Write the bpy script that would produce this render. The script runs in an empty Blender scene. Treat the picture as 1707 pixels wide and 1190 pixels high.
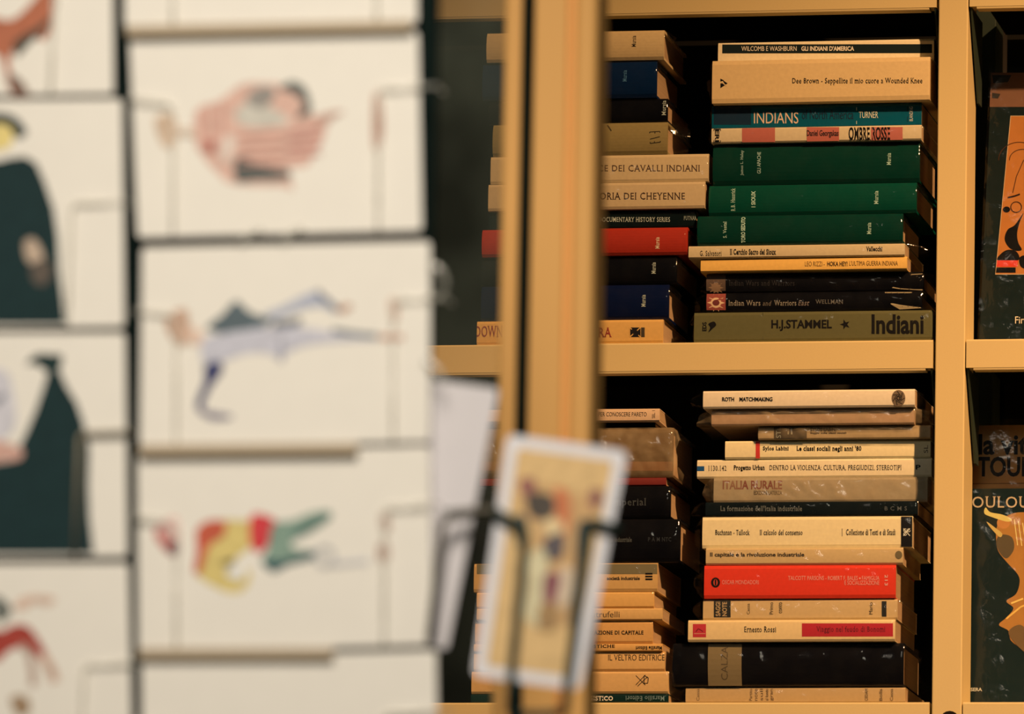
import bpy, bmesh, math, random
from mathutils import Vector, Matrix, noise
random.seed(7)
S = bpy.context.scene
COL = S.collection
# ------------------------------------------------------------------ camera, world, lights, exposure
FPX, CX, CY = 12000.0, 853.5, 595.0
YAW, PITCH, ROLL = math.radians(11.29), math.radians(8.48), math.radians(1.08)
DIST, ZC = 7.5, 1.9
c, s = math.cos, math.sin
FWD = Vector((-s(YAW)*c(PITCH), c(YAW)*c(PITCH), s(PITCH)))
_rt = Vector((c(YAW), s(YAW), 0)); _up = _rt.cross(FWD)
RT = _rt*c(ROLL) + _up*s(ROLL); UP = _up*c(ROLL) - _rt*s(ROLL)
CAM = Vector((0, 0, ZC)) - FWD*DIST
def W(px, py, Y):
    """World point on the upright plane y = Y that lies at photograph pixel (px, py)."""
    d = FWD + RT*((px-CX)/FPX) - UP*((py-CY)/FPX)
    return CAM + d*((Y-CAM.y)/d.y)
cd = bpy.data.cameras.new('camera'); cam = bpy.data.objects.new('camera', cd); COL.objects.link(cam)
cam.matrix_world = Matrix(((RT.x, UP.x, -FWD.x, CAM.x), (RT.y, UP.y, -FWD.y, CAM.y), (RT.z, UP.z, -FWD.z, CAM.z), (0, 0, 0, 1)))
cd.sensor_width = 36; cd.lens = FPX/1707*36; cd.clip_end = 60
cd.dof.use_dof = True; cd.dof.focus_distance = DIST; cd.dof.aperture_fstop = 7.5
S.camera = cam
w = bpy.data.worlds.new('world'); S.world = w; w.use_nodes = True
w.node_tree.nodes['Background'].inputs[0].default_value = (0.55, 0.75, 0.62, 1)
w.node_tree.nodes['Background'].inputs[1].default_value = 0.02
S.view_settings.view_transform = 'Standard'; S.view_settings.look = 'None'
S.view_settings.exposure = 0; S.view_settings.gamma = 1; S.view_settings.use_curve_mapping = False
def aim(o, t): o.rotation_euler = (t-o.location).to_track_quat('-Z', 'Y').to_euler()
# warm ceiling spot of the shop
ld = bpy.data.lights.new('shop_spot', 'SPOT'); lo = bpy.data.objects.new('shop_spot', ld); COL.objects.link(lo)
tgt = W(1590, 1780, 0); az, el = math.radians(43), math.radians(35)
lo.location = W(1400, 700, 0) + 3.2*Vector((c(el)*s(az), -c(el)*c(az), s(el))); aim(lo, tgt)
ld.energy = 690; ld.color = (1, .525, .22); ld.shadow_soft_size = .035; ld.spot_size = math.radians(50); ld.spot_blend = 1
# daylight from the street side, over the rack
YR, YF = -2.52, -2.04
ad = bpy.data.lights.new('street_light', 'AREA'); ao = bpy.data.objects.new('street_light', ad); COL.objects.link(ao)
ao.location = W(300, 500, YR) + Vector((.35, -1.9, 1.7)); aim(ao, W(480, 700, YR))
ad.energy = 9.2; ad.color = (1, .90, .74); ad.size = 1.0; ad.spread = math.radians(52)

# ------------------------------------------------------------------ helpers
def lin(r, g, b):
    f = lambda v: v/12.92 if v <= .04045 else ((v+.055)/1.055)**2.4
    return tuple(f(v/255) for v in (r, g, b))
def key(r, g, b):
    """Paint or paper colour that shows as (r, g, b) under the warm shop lamp."""
    l = lin(r, g, b)
    return (min(.88, l[0]/1.0), min(.86, l[1]/.60), min(.84, l[2]/.27))
def day(r, g, b):
    l = lin(r, g, b)
    return (min(.9, l[0]), min(.88, l[1]/.93), min(.86, l[2]/.75))
MC = {}
def mat(col, rough=.6, grain=.12, scale=220, bump=.08, name='paper', spec=.2):
    k = (tuple(round(v, 4) for v in col), rough, grain, scale, bump, name)
    if k in MC: return MC[k]
    m = bpy.data.materials.new(name); m.use_nodes = True; n = m.node_tree.nodes; L = m.node_tree.links
    b = n['Principled BSDF']; b.inputs['Roughness'].default_value = rough; b.inputs['Specular IOR Level'].default_value = spec
    tc = n.new('ShaderNodeTexCoord'); nz = n.new('ShaderNodeTexNoise'); nz.inputs['Scale'].default_value = scale; nz.inputs['Detail'].default_value = 4
    L.new(tc.outputs['Object'], nz.inputs['Vector'])
    r = n.new('ShaderNodeMapRange'); r.inputs['To Min'].default_value = 1-grain; r.inputs['To Max'].default_value = 1+grain
    L.new(nz.outputs['Fac'], r.inputs['Value'])
    mx = n.new('ShaderNodeVectorMath'); mx.operation = 'SCALE'; mx.inputs[0].default_value = col
    L.new(r.outputs['Result'], mx.inputs['Scale']); L.new(mx.outputs['Vector'], b.inputs['Base Color'])
    if bump:
        bp = n.new('ShaderNodeBump'); bp.inputs['Strength'].default_value = bump; bp.inputs['Distance'].default_value = .001
        L.new(nz.outputs['Fac'], bp.inputs['Height']); L.new(bp.outputs['Normal'], b.inputs['Normal'])
    MC[k] = m; return m
def pages_mat(col):
    k = ('pages', col)
    if k in MC: return MC[k]
    m = bpy.data.materials.new('page_edges'); m.use_nodes = True; n = m.node_tree.nodes; L = m.node_tree.links
    b = n['Principled BSDF']; b.inputs['Roughness'].default_value = .85
    tc = n.new('ShaderNodeTexCoord'); mp = n.new('ShaderNodeMapping'); mp.inputs['Scale'].default_value = (8, 8, 1600)
    nz = n.new('ShaderNodeTexNoise'); nz.inputs['Scale'].default_value = 1; L.new(tc.outputs['Object'], mp.inputs[0]); L.new(mp.outputs[0], nz.inputs['Vector'])
    r = n.new('ShaderNodeMapRange'); r.inputs['To Min'].default_value = .6; r.inputs['To Max'].default_value = 1.25; L.new(nz.outputs['Fac'], r.inputs['Value'])
    mx = n.new('ShaderNodeVectorMath'); mx.operation = 'SCALE'; mx.inputs[0].default_value = col
    L.new(r.outputs['Result'], mx.inputs['Scale']); L.new(mx.outputs['Vector'], b.inputs['Base Color'])
    MC[k] = m; return m
def film_mat(name, milk, gloss, haze=(.8, .78, .7), rough=.12, scale=60, bump=.5):
    m = bpy.data.materials.new(name); m.use_nodes = True; n = m.node_tree.nodes; L = m.node_tree.links
    n.remove(n['Principled BSDF']); out = n['Material Output']
    tr = n.new('ShaderNodeBsdfTransparent'); df = n.new('ShaderNodeBsdfDiffuse'); df.inputs[0].default_value = (*haze, 1)
    gl = n.new('ShaderNodeBsdfGlossy'); gl.inputs['Roughness'].default_value = rough
    tc = n.new('ShaderNodeTexCoord'); nz = n.new('ShaderNodeTexNoise'); nz.inputs['Scale'].default_value = scale; nz.inputs['Detail'].default_value = 3
    L.new(tc.outputs['Object'], nz.inputs['Vector'])
    bp = n.new('ShaderNodeBump'); bp.inputs['Strength'].default_value = bump; bp.inputs['Distance'].default_value = .002
    L.new(nz.outputs['Fac'], bp.inputs['Height']); L.new(bp.outputs['Normal'], gl.inputs['Normal'])
    r = n.new('ShaderNodeMapRange'); r.inputs['From Min'].default_value = .35; r.inputs['From Max'].default_value = .7
    r.inputs['To Min'].default_value = milk*.4; r.inputs['To Max'].default_value = milk*1.6; L.new(nz.outputs['Fac'], r.inputs['Value'])
    m1 = n.new('ShaderNodeMixShader'); L.new(r.outputs['Result'], m1.inputs[0]); L.new(tr.outputs[0], m1.inputs[1]); L.new(df.outputs[0], m1.inputs[2])
    m2 = n.new('ShaderNodeMixShader'); m2.inputs[0].default_value = gloss; L.new(m1.outputs[0], m2.inputs[1]); L.new(gl.outputs[0], m2.inputs[2])
    L.new(m2.outputs[0], out.inputs[0]); return m
FILM = film_mat('clear_film', .003, .028, rough=.08)
MILK = film_mat('milky_film', .20, .04, haze=(.60, .52, .36))
GLASS = film_mat('window_glass', .042, .04, haze=(.60, .66, .50), rough=.03, scale=7, bump=.0)  # haze colour stands in for the reflection on the pane
CLEAR = film_mat('clear_plastic', .30, .15, rough=.15)

def mesh_obj(name, verts, faces, mats, idx=None, parent=None, smooth=False):
    me = bpy.data.meshes.new(name); me.from_pydata([tuple(v) for v in verts], [], faces)
    for m in (mats if isinstance(mats, list) else [mats]): me.materials.append(m)
    if idx: me.polygons.foreach_set('material_index', idx)
    if smooth: me.polygons.foreach_set('use_smooth', [True]*len(me.polygons))
    me.update(); o = bpy.data.objects.new(name, me); COL.objects.link(o)
    if parent: o.parent = parent
    return o
class MB:
    """Collects shapes with their materials into one mesh."""
    def __init__(self): self.v, self.f, self.i, self.m = [], [], [], []
    def mi(self, m):
        if m not in self.m: self.m.append(m)
        return self.m.index(m)
    def add(self, verts, faces, m):
        b = len(self.v); k = self.mi(m); self.v += [Vector(x) for x in verts]
        for f in faces: self.f.append([b+j for j in f]); self.i.append(k)
    def box(self, x0, x1, y0, y1, z0, z1, m):
        self.add([(x0,y0,z0),(x1,y0,z0),(x1,y1,z0),(x0,y1,z0),(x0,y0,z1),(x1,y0,z1),(x1,y1,z1),(x0,y1,z1)],
                 [(0,3,2,1),(4,5,6,7),(0,1,5,4),(1,2,6,5),(2,3,7,6),(3,0,4,7)], m)
    def extrude(self, prof, x0, x1, m):
        """(y, z) outline swept along x."""
        n = len(prof)
        self.add([(x0,y,z) for y,z in prof]+[(x1,y,z) for y,z in prof],
                 [(j,(j+1)%n,n+(j+1)%n,n+j) for j in range(n)]+[tuple(range(n))[::-1], tuple(range(n,2*n))], m)
    def bevelbox(self, x0, x1, y0, y1, z0, z1, m, b=.001):
        bm = bmesh.new(); bmesh.ops.create_cube(bm, size=1)
        for v in bm.verts: v.co = Vector(((x0+x1)/2+v.co.x*(x1-x0), (y0+y1)/2+v.co.y*(y1-y0), (z0+z1)/2+v.co.z*(z1-z0)))
        bmesh.ops.bevel(bm, geom=bm.edges[:], offset=b, segments=2, affect='EDGES', profile=.5)
        bm.verts.index_update(); self.add([v.co.copy() for v in bm.verts], [[v.index for v in f.verts] for f in bm.faces], m); bm.free()
    def tube(self, pts, r, m, seg=8):
        pts = [Vector(p) for p in pts]; rings = []
        for k, p in enumerate(pts):
            t = (pts[min(k+1,len(pts)-1)]-pts[max(k-1,0)]).normalized()
            a = t.cross(Vector((0,1,.13))).normalized(); b = t.cross(a)
            rings.append([p+a*(r*math.cos(2*math.pi*j/seg))+b*(r*math.sin(2*math.pi*j/seg)) for j in range(seg)])
        f = []
        for k in range(len(pts)-1):
            for j in range(seg): f.append((k*seg+j, k*seg+(j+1)%seg, (k+1)*seg+(j+1)%seg, (k+1)*seg+j))
        f += [tuple(range(seg))[::-1], tuple(range((len(pts)-1)*seg, len(pts)*seg))]
        self.add([q for R in rings for q in R], f, m)
    def build(self, name, parent=None, origin=None, smooth=False):
        vs = [v-origin for v in self.v] if origin else self.v
        o = mesh_obj(name, vs, self.f, self.m, self.i, parent, smooth)
        if origin and not parent: o.location = origin
        return o
def tag(o, label=None, cat=None, group=None, kind=None):
    for k, v in (('label', label), ('category', cat), ('group', group), ('kind', kind)):
        if v: o[k] = v
    return o
def empty(name, loc, rz=0):
    o = bpy.data.objects.new(name, None); COL.objects.link(o); o.location = loc; o.rotation_euler = (0, 0, rz); o.empty_display_size = .05
    return o
def smoothpoly(pts, n=5):
    out = []; N = len(pts)
    for k in range(N):
        p0, p1, p2, p3 = (Vector(pts[(k+j-1) % N]) for j in range(4))
        for q in range(n):
            t = q/n
            out.append(.5*((2*p1)+(p2-p0)*t+(2*p0-5*p1+4*p2-p3)*t*t+(3*p1-p0-3*p2+p3)*t**3))
    return out
def tri_fill(pts):
    """Flat fill of a closed 2-D outline: (verts, faces)."""
    from mathutils.geometry import tessellate_polygon
    return pts, [tuple(t) for t in tessellate_polygon([[Vector((p[0], p[1], 0)) for p in pts]])]
TC = {}
def glyphs(text, flags):
    """Lettering as flat 2-D triangles scaled to a unit box; slab serifs are added for serif faces."""
    k = (text, flags)
    if k in TC: return TC[k]
    cu = bpy.data.curves.new('lettering', 'FONT'); cu.body = text; cu.size = 1; cu.resolution_u = 3; cu.fill_mode = 'FRONT'
    if 'b' in flags: cu.offset = .028
    if 's' in flags: cu.offset = cu.offset+.004; cu.space_character = 1.12
    if 'i' in flags: cu.shear = .3
    ob = bpy.data.objects.new('lettering', cu); COL.objects.link(ob)
    bpy.context.view_layer.update()
    me = ob.evaluated_get(bpy.context.evaluated_depsgraph_get()).to_mesh()
    v = [(p.co.x, p.co.y) for p in me.vertices]; f = [tuple(p.vertices) for p in me.polygons]
    if 's' in flags:
        cnt = {}
        for p in f:
            for a, b in zip(p, p[1:]+p[:1]): cnt[(min(a,b),max(a,b))] = cnt.get((min(a,b),max(a,b)), 0)+1
        ov, of = [], []
        for (a, b), n in cnt.items():
            if n != 1: continue
            (xa, ya), (xb, yb) = v[a], v[b]; l = abs(xa-xb)
            if abs(ya-yb) < .012 and .035 < l < .2:
                q = len(v)+len(ov); x0, x1 = min(xa,xb)-.055, max(xa,xb)+.055
                ov += [(x0,ya-.022),(x1,ya-.022),(x1,ya+.022),(x0,ya+.022)]; of.append((q,q+1,q+2,q+3))
        v += ov; f += of
    bpy.data.objects.remove(ob); bpy.data.curves.remove(cu)
    x0, x1 = min(p[0] for p in v), max(p[0] for p in v); y0, y1 = min(p[1] for p in v), max(p[1] for p in v)
    v = [((p[0]-x0)/(x1-x0), (p[1]-y0)/(y1-y0)) for p in v]
    TC[k] = (v, f); return TC[k]
def letter_px(text, x0, x1, y0, y1, flags):
    """Lettering as pixel-frame points: box x0..x1, y0 (top)..y1 (bottom)."""
    v, f = glyphs(text, ''.join(ch for ch in flags if ch in 'sbi'))
    o = []
    for a, b in v:
        if 'v' in flags: o.append((x0+(1-b)*(x1-x0), y1-a*(y1-y0)))          # reads upward
        elif 'd' in flags: o.append((x0+b*(x1-x0), y0+a*(y1-y0)))            # reads downward
        elif 'u' in flags: o.append((x1-a*(x1-x0), y0+b*(y1-y0)))            # upside down
        else: o.append((x0+a*(x1-x0), y1-b*(y1-y0)))
    return o, f
def ellipse(cx, cy, rx, ry, n=20): return [(cx+rx*math.cos(2*math.pi*k/n), cy+ry*math.sin(2*math.pi*k/n)) for k in range(n)]
def star(cx, cy, R, r, n=5, a0=-.3):
    return [(cx+(R if k % 2 == 0 else r)*math.sin(a0+math.pi*k/n), cy-(R if k % 2 == 0 else r)*math.cos(a0+math.pi*k/n)) for k in range(2*n)]
def strokes(pts, wd):
    """A polyline of pixel points as thin quads."""
    o, f = [], []
    for (xa, ya), (xb, yb) in zip(pts, pts[1:]):
        l = math.hypot(xb-xa, yb-ya) or 1; nx, ny = -(yb-ya)/l*wd/2, (xb-xa)/l*wd/2; b = len(o)
        o += [(xa+nx,ya+ny),(xb+nx,yb+ny),(xb-nx,yb-ny),(xa-nx,ya-ny)]; f.append((b,b+1,b+2,b+3))
    return o, f

# ------------------------------------------------------------------ room
def struct(o): o['kind'] = 'structure'; return o
b = MB(); b.box(-4, 4, -8, .6, -.05, 0, mat((.10,.085,.07), .7, .2, 30, .05, 'stone_floor')); struct(b.build('floor'))
b = MB(); b.box(-4, 4, .40, .5, 0, 3.6, mat((.05,.045,.04), .9, .1, 20, .05, 'dark_plaster')); struct(b.build('wall_back'))

# ------------------------------------------------------------------ metal shelving
PAINT = mat(key(224,166,86), .42, .035, 500, .03, 'enamel_paint')
UNDERSHADE = mat((.006,.007,.006), .9, .1, 60, 0, 'shaded_underside', 0)  # near-black puts the shade below the shelf plate into the colour
SHADEP = mat((.035,.055,.045), .5, .1, 200, .05, 'shade_green_black')  # dark green puts shade into the colour of brackets and rear posts
XL1 = W(1559.1, 590, 0).x; XR1 = W(1608.5, 590, 0).x
Z1 = W(1300, 20.6, 0).z; Z2 = W(1300, 568.9, 0).z; Z3 = W(1300, 619.5, 0).z; Z4 = W(1300, 1170.5, 0).z; TH = Z2-Z3
unit = empty('metal_shelving', (XL1+.015, .15, 0)); U0 = unit.location
tag(unit, 'tan enamelled metal bookcase with upright post and shelves holding the book stacks', 'bookcase')
def upart(mb, name, par=unit):
    o = mb.build(name, None, None); o.parent = par
    if par is unit: o.data.transform(Matrix.Translation(-U0))
    else: o.data.transform(Matrix.Translation(-U0))
    return o
for xa in (XL1-1.04, XL1, XL1+1.04):
    b = MB(); wd = XR1-XL1
    b.bevelbox(xa, xa+wd, 0, .068, 0, 2.75, PAINT, .0012)
    upart(b, 'upright_post')
    b = MB(); b.bevelbox(xa+.002, xa+wd-.002, .24, .30, 0, 2.75, SHADEP, .001); upart(b, 'rear_post')
for bay, (xa, xb) in enumerate(((XL1-1.04+wd+.0022, XL1-.0026), (XR1+.0014, XL1+1.04-.002))):
    for zt in (Z1+TH, Z2, Z4, Z4-.40):
        b = MB(); zb = zt-TH
        prof = [(0,zb+.0022),(0,zt-.0018),(.0006,zt-.0006),(.0018,zt),(.29,zt),(.29,zt-.002),(.02,zt-.002),(.02,zb+.0022)]
        b.extrude([(y,z) for y,z in prof], xa, xb, PAINT)
        b.extrude([(.0003,zb+.0023),(.018,zb+.0023),(.018,zb),(.0008,zb)], xa+.0075, xb-.0075, PAINT)
        b.box(xa+.001, xb-.001, .0203, .289, zt-.0032, zt-.0021, UNDERSHADE)
        sh = upart(b, 'shelf_board')
        for e, (x0, x1) in enumerate(((xa+.0005, xa+.0025), (xb-.0025, xb-.0005))):
            b = MB(); zz = zb+.0015
            b.add([(x0,.003,zz),(x0,.085,zz),(x0,.085,zz-.09),(x0,.062,zz-.09),(x1,.003,zz),(x1,.085,zz),(x1,.085,zz-.09),(x1,.062,zz-.09)],
                  [(0,1,2,3),(7,6,5,4),(0,4,5,1),(1,5,6,2),(2,6,7,3),(3,7,4,0)], SHADEP)
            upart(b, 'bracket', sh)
    b = MB(); b.box(xa+.001, xb-.001, .300, .304, Z4-.45, Z1+.05, mat((.012,.012,.010), .9, .1, 40, 0, 'back_board')); upart(b, 'back_panel')
b = MB(); sl = W(1583, 1197, 0)
b.add([(sl.x+x, -.0003, sl.z+z) for x, z in ellipse(0, 0, .009, .0075, 16)], [tuple(range(16))], mat((.01,.008,.006), .9, 0, 50, 0, 'slot_shade')); upart(b, 'post_slot')  # flat dark ellipse paints the shade inside the hole

# ------------------------------------------------------------------ books
CREAM, BLACK, WHITE, RED = (232,182,112), (10,8,6), (236,204,150), (200,45,40)
PG = key(190,130,70)
def make_wrap(root, L, h, depth, e0, e1, m, amp, seed, bow):
    nx, prof = 84, []
    for q in range(8): prof.append((depth*.75*(1-q/7)+.001, h+.00015))
    nf = 14
    for q in range(nf+1):
        t = q/nf; prof.append((-.0012-bow*(1-(2*t-1)**2), h*(1-t)))
    for q in range(8): prof.append((.001+depth*.75*q/7, -.00015))
    vs, fs, npf = [], [], len(prof)
    for i in range(nx+1):
        x = -L/2-e0+(L+e0+e1)*i/nx
        over = max(0, (-L/2-x)/max(e0,1e-4), (x-L/2)/max(e1,1e-4)); over = min(1, over)
        for j, (y, z) in enumerate(prof):
            zz = h/2+(z-h/2)*(1-.62*over**1.4*(.7+.5*noise.noise(Vector((seed, j*.3, x*30)))))
            a = noise.noise(Vector((x*45+seed*3.1, z*60+x*30, seed)))
            a2 = noise.noise(Vector((x*130+seed, z*150-x*70, seed*2)))
            d = amp*(abs(a)*1.3+abs(a2)*.5)
            edge = min(1, min(z, h-z)/(h*.16)) if 0 < z < h else 0
            yy = y-d*edge+over*.010*(1 if y < .01 else 0)
            if over > 0: zz += .004*over*a*min(1, h/.02)
            zz = min(h+.0002, max(-.0002, zz))
            vs.append((x+(.004*a if over > .6 else 0), yy, zz))
    for i in range(nx):
        for j in range(npf-1):
            k = i*npf+j; fs.append((k, k+npf, k+npf+1, k+1))
    o = mesh_obj('plastic_wrap', vs, fs, m, None, root, True); o['label'] = 'crinkled clear plastic wrap'
    return o
BOOKSEED = [0]
def book(st, label, x0, x1, yt, yb, r, col, kind='paper', patches=(), texts=(), shapes=(), wrap=None, e=(.008,.016), depth=.14, amp=.0016, rough=.55, pages=None, rz=None, group=None):
    """One lying book. st = stack state (top so far); pixel box x0..x1, yt..yb is the spine; r = how far the spine sits behind the shelf front."""
    xm, ym = (x0+x1)/2, (yt+yb)/2
    zb = max(st['z']+.0005, W(xm, yb, r).z); zt = W(xm, yt, r).z
    if zb-st['z'] > .0012: zb = st['z']+.0006
    h = max(.004, zt-zb); st['z'] = zb+h
    Xa, Xb = W(x0, ym, r).x, W(x1, ym, r).x; Xc, L = (Xa+Xb)/2, Xb-Xa
    BOOKSEED[0] += 1; sd = BOOKSEED[0]*1.7
    root = empty('hardback_book' if kind == 'hard' else 'paperback_book', (Xc, r, zb), math.radians(random.uniform(-.45, .45) if rz is None else rz))
    tag(root, label, 'book', group or st['group'])
    hard = kind == 'hard'; t = .0026 if hard else .0007; bow = min(.0035, h*.10) if hard else .0006
    o = .003 if hard else .0003
    cm = mat(key(*col), rough, .10, 260, .10, 'cloth_cover' if hard else 'paper_cover', .05 if max(col) < 80 else .2)
    mb = MB(); NF = 10
    yb_ = lambda z: -bow*(1-(2*z/h-1)**2)
    rd = min(.0012, h*.12)
    outer = [(depth, h), (rd*1.2, h)]+[(yb_(h*(1-q/NF))+(rd if q in (0, NF) else 0), min(h-.0001, max(.0001, h*(1-q/NF)))) for q in range(NF+1)]+[(rd*1.2, 0), (depth, 0)]
    inner = [(depth, t), (.003, t), (.003, h-t), (depth, h-t)]
    prof = outer+inner
    n = len(prof)
    mb.add([(-L/2,y,z) for y,z in prof]+[(L/2,y,z) for y,z in prof], [(j,n+j,n+(j+1)%n,(j+1)%n) for j in range(n)], cm)
    for sx in (0, n):       # end caps: spine piece and two boards
        no = len(outer); q = [0, 1]+list(range(2, no-2))
        caps = [(sx+0, sx+1, sx+no+2, sx+no+3), (sx+no-1, sx+no, sx+no+1, sx+no-2), tuple([sx+1]+[sx+k for k in range(2, no-1)]+[sx+no+1, sx+no+2])]
        b0 = len(mb.v)-2*n
        for cp in caps:
            mb.f.append([b0+k for k in (cp if sx else cp[::-1])]); mb.i.append(0)
    off = [.00012]
    def put(pts, faces, colr, rgh=None):
        off[0] += .00003; vv = []
        for px, py in pts:
            p = W(px, py, r); z = min(h-.0004, max(.0004, p.z-zb)); x = min(L/2, max(-L/2, p.x-Xc))
            vv.append((x, yb_(z)-off[0], z))
        mb.add(vv, faces, mat(key(*colr), rgh or rough, .08, 260, .05, 'ink_and_shade'))
    for (a0, a1, b0, b1, colr) in patches:
        N = 8; pts = []; fs = []
        for q in range(N+1): pts += [(a0, b0+(b1-b0)*q/N), (a1, b0+(b1-b0)*q/N)]
        for q in range(N): fs.append((2*q, 2*q+2, 2*q+3, 2*q+1))
        put(pts, fs, colr)
    for kind_, pts, colr, *ex in shapes:
        if kind_ == 'p': put(*tri_fill(pts), colr)
        elif kind_ == 'l': put(*strokes(pts, ex[0]), colr)
    for tx, a0, a1, b0, b1, colr, fl in texts: put(*letter_px(tx, a0, a1, b0, b1, fl), colr, .6)
    mb.build('cover', root)
    pb = MB(); pb.box(-L/2+o, L/2-o, .0032, depth-o, t+.0001, h-t-.0001, pages_mat(pages or PG)); pb.build('page_block', root)
    if wrap: make_wrap(root, L, h, depth, e[0], e[1], MILK if wrap == 'milk' else FILM, amp, sd, bow)
    return root
CMM = .01
# ---- upper middle stack, from its bottom up
st = dict(z=Z2, group='books in the tall stack on the upper shelf beside the post')
GRN = (3,44,24); CRM2 = (205,160,92)
book(st, 'khaki shaded book with bold black lettering and a star, bottom of its stack beside the post', 1157,1555,519,567,.006,(98,80,36),'paper',  # khaki carries the dimness of a shaded spine
     texts=[('H.J.STAMMEL',1286,1387,533,552,BLACK,'b'),('Indiani',1453,1540,524,557,BLACK,'b'),('EDS',1171,1178,537,552,BLACK,'bv')],
     shapes=[('p',star(1409,541,9,3.6),BLACK),('p',smoothpoly([(1181,540),(1190,536),(1194,542),(1188,548),(1181,554),(1184,546)]),BLACK),('l',[(1272,521),(1272,566)],(80,66,34),.8)], wrap='film', e=(.004,.001), amp=.0008)
CAMO = (170,130,75)
book(st, 'black book with red sun emblem label and plastic sleeve above the khaki shaded book', 1178,1537,487,518,.014,(7,6,6),'hard',
     patches=[(1178,1210,489,517,(150,62,40))],
     shapes=[('p',star(1194,505,15,8,10),(225,160,95)),('p',ellipse(1194,505,6,5),(110,40,28)),('p',[(1475,487),(1520,487),(1536,514),(1500,516),(1486,508)],CAMO),
             ('l',[(1478,488),(1505,512)],(60,45,25),1),('l',[(1486,488),(1515,512)],(60,45,25),1),('l',[(1496,488),(1524,512)],(60,45,25),1),('l',[(1507,488),(1532,513)],(60,45,25),1)],
     texts=[('Indian Wars',1215,1268,501,510,(150,120,80),'s'),('and',1272,1287,502,510,(110,85,55),'si'),('Warriors',1291,1328,501,510,(150,120,80),'s'),('East',1331,1350,501,510,(130,100,70),'si'),('WELLMAN',1360,1406,500,507,(110,90,62),'s')],
     wrap='film', e=(.014,.012))
book(st, 'black book with darker sun emblem, second black one up under the orange booklet', 1178,1540,455,486,.020,(7,6,6),'hard',  # emblem and lettering darker than on the copy below
     patches=[(1178,1210,456,485,(92,62,38))], shapes=[('p',star(1194,480,13,7,10),(140,95,55)),('p',[(1487,480),(1520,457),(1538,456),(1538,484),(1500,482)],CAMO),('l',[(1500,482),(1530,460)],(70,52,30),1.2),('l',[(1515,483),(1537,466)],(70,52,30),1.2)],
     texts=[('Indian Wars and Warriors',1216,1325,468,477,(40,32,24),'s')], wrap='film', e=(.006,.012))
book(st, 'thin orange booklet with small black lettering below a cream booklet', 1168,1512,430,454,.009,(238,160,62),'paper',
     texts=[('LEO RIZZI -',1342,1375,436,444,(90,55,20),''),('HOKA HEY!',1379,1413,436,444,(60,35,15),'b'),("L'ULTIMA GUERRA INDIANA",1416,1497,435,443,(90,55,20),'')])
book(st, 'thin cream booklet in crumpled plastic just under the three green hardbacks', 1148,1508,408,432,.006,(214,164,96),'paper',
     texts=[('G. Salvatori',1167,1203,418,427,BLACK,'s'),('Il Cerchio Sacro dei Sioux',1217,1294,415,425,BLACK,'sb'),('Vallecchi',1444,1471,411,419,BLACK,'sb')], wrap='film', e=(.001,.024), amp=.001)
book(st, 'lowest of three dark green hardbacks, protruding furthest towards the red book', 1163,1505,358,407,.008,GRN,'hard',
     texts=[('S. Vestal',1206,1212,370,397,(190,190,140),'sv'),('TORO SEDUTO',1236,1243,362,405,(190,190,140),'bv'),('Mursia',1446,1453,372,391,(190,190,140),'sv')], wrap='film', e=(.001,.006), amp=.0004)
book(st, 'middle one of three dark green hardbacks with narrow upright lettering', 1182,1528,307,355,.010,(4,58,32),'hard',
     texts=[('R.B. Hassrick',1219,1226,314,352,(190,190,140),'sv'),('I SIOUX',1253,1260,319,346,(190,190,140),'bv'),('Mursia',1458,1465,319,341,(190,190,140),'sv')], wrap='film', e=(.002,.012), amp=.0004)
book(st, 'topmost and thickest of three dark green hardbacks, under the pink striped book', 1189,1533,239,304,.011,GRN,'hard',
     texts=[('James L. Haley',1235,1241,251,293,(170,172,125),'sv'),('GLI APACHE',1263,1269,254,290,(180,182,135),'v'),('Mursia',1479,1486,256,276,(190,190,140),'sv')], wrap='film', e=(.002,.010), amp=.0004)
book(st, 'cream book with pink blocks and condensed black lettering in wrinkled plastic', 1186,1536,211,238,.004,(222,172,104),'paper',
     patches=[(1237,1292,212,237,(192,90,58)),(1345,1399,212,237,(192,90,58)),(1452,1505,212,237,(194,94,62))],
     texts=[('Daniel Georgakas',1345,1398,217,230,(45,25,18),'b'),('OMBRE ROSSE',1415,1484,212,234,BLACK,'b'),('ERI',1192,1199,216,236,BLACK,'bd')],
     shapes=[('l',[(1190,215),(1201,215),(1201,237),(1190,237),(1190,215)],BLACK,1.2)], wrap='film', e=(.006,.016))
book(st, 'blue teal book with pale capitals between thick cream book and pink striped one', 1187,1536,174,209,.017,(5,72,68),'paper',
     patches=[(1190,1252,175,208,(14,36,40))],  # dark patch paints the shadow of the thick cream book above
     texts=[('INDIANS',1257,1331,187,206,(226,168,110),''),('of North America',1337,1423,183,199,(14,30,36),''),('TURNER',1432,1464,186,197,(222,190,130),''),('BLANDING',1516,1522,178,202,(210,180,130),'v')],
     shapes=[('l',[(1428,179),(1428,207)],(180,160,110),1),('l',[(1513,178),(1513,203)],(10,24,28),1)], wrap='film', e=(.003,.006), amp=.0008)
book(st, 'thickest cream book with single line of black serif lettering near the top', 1187,1550,98,173,.003,(236,172,92),'paper', depth=.15,
     texts=[('Dee Brown - Seppellite il mio cuore a Wounded Knee',1321,1538,130,142,BLACK,'s')],
     shapes=[('p',[(1201,147),(1213,139),(1201,139)],BLACK),('p',[(1201,131),(1207,134),(1201,136)],BLACK),('l',[(1203,137),(1211,143)],(236,172,92),1.5),('p',[(1204,133),(1213,139),(1208,139)],BLACK)], wrap='film', e=(.006,.001), amp=.0003)
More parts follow.
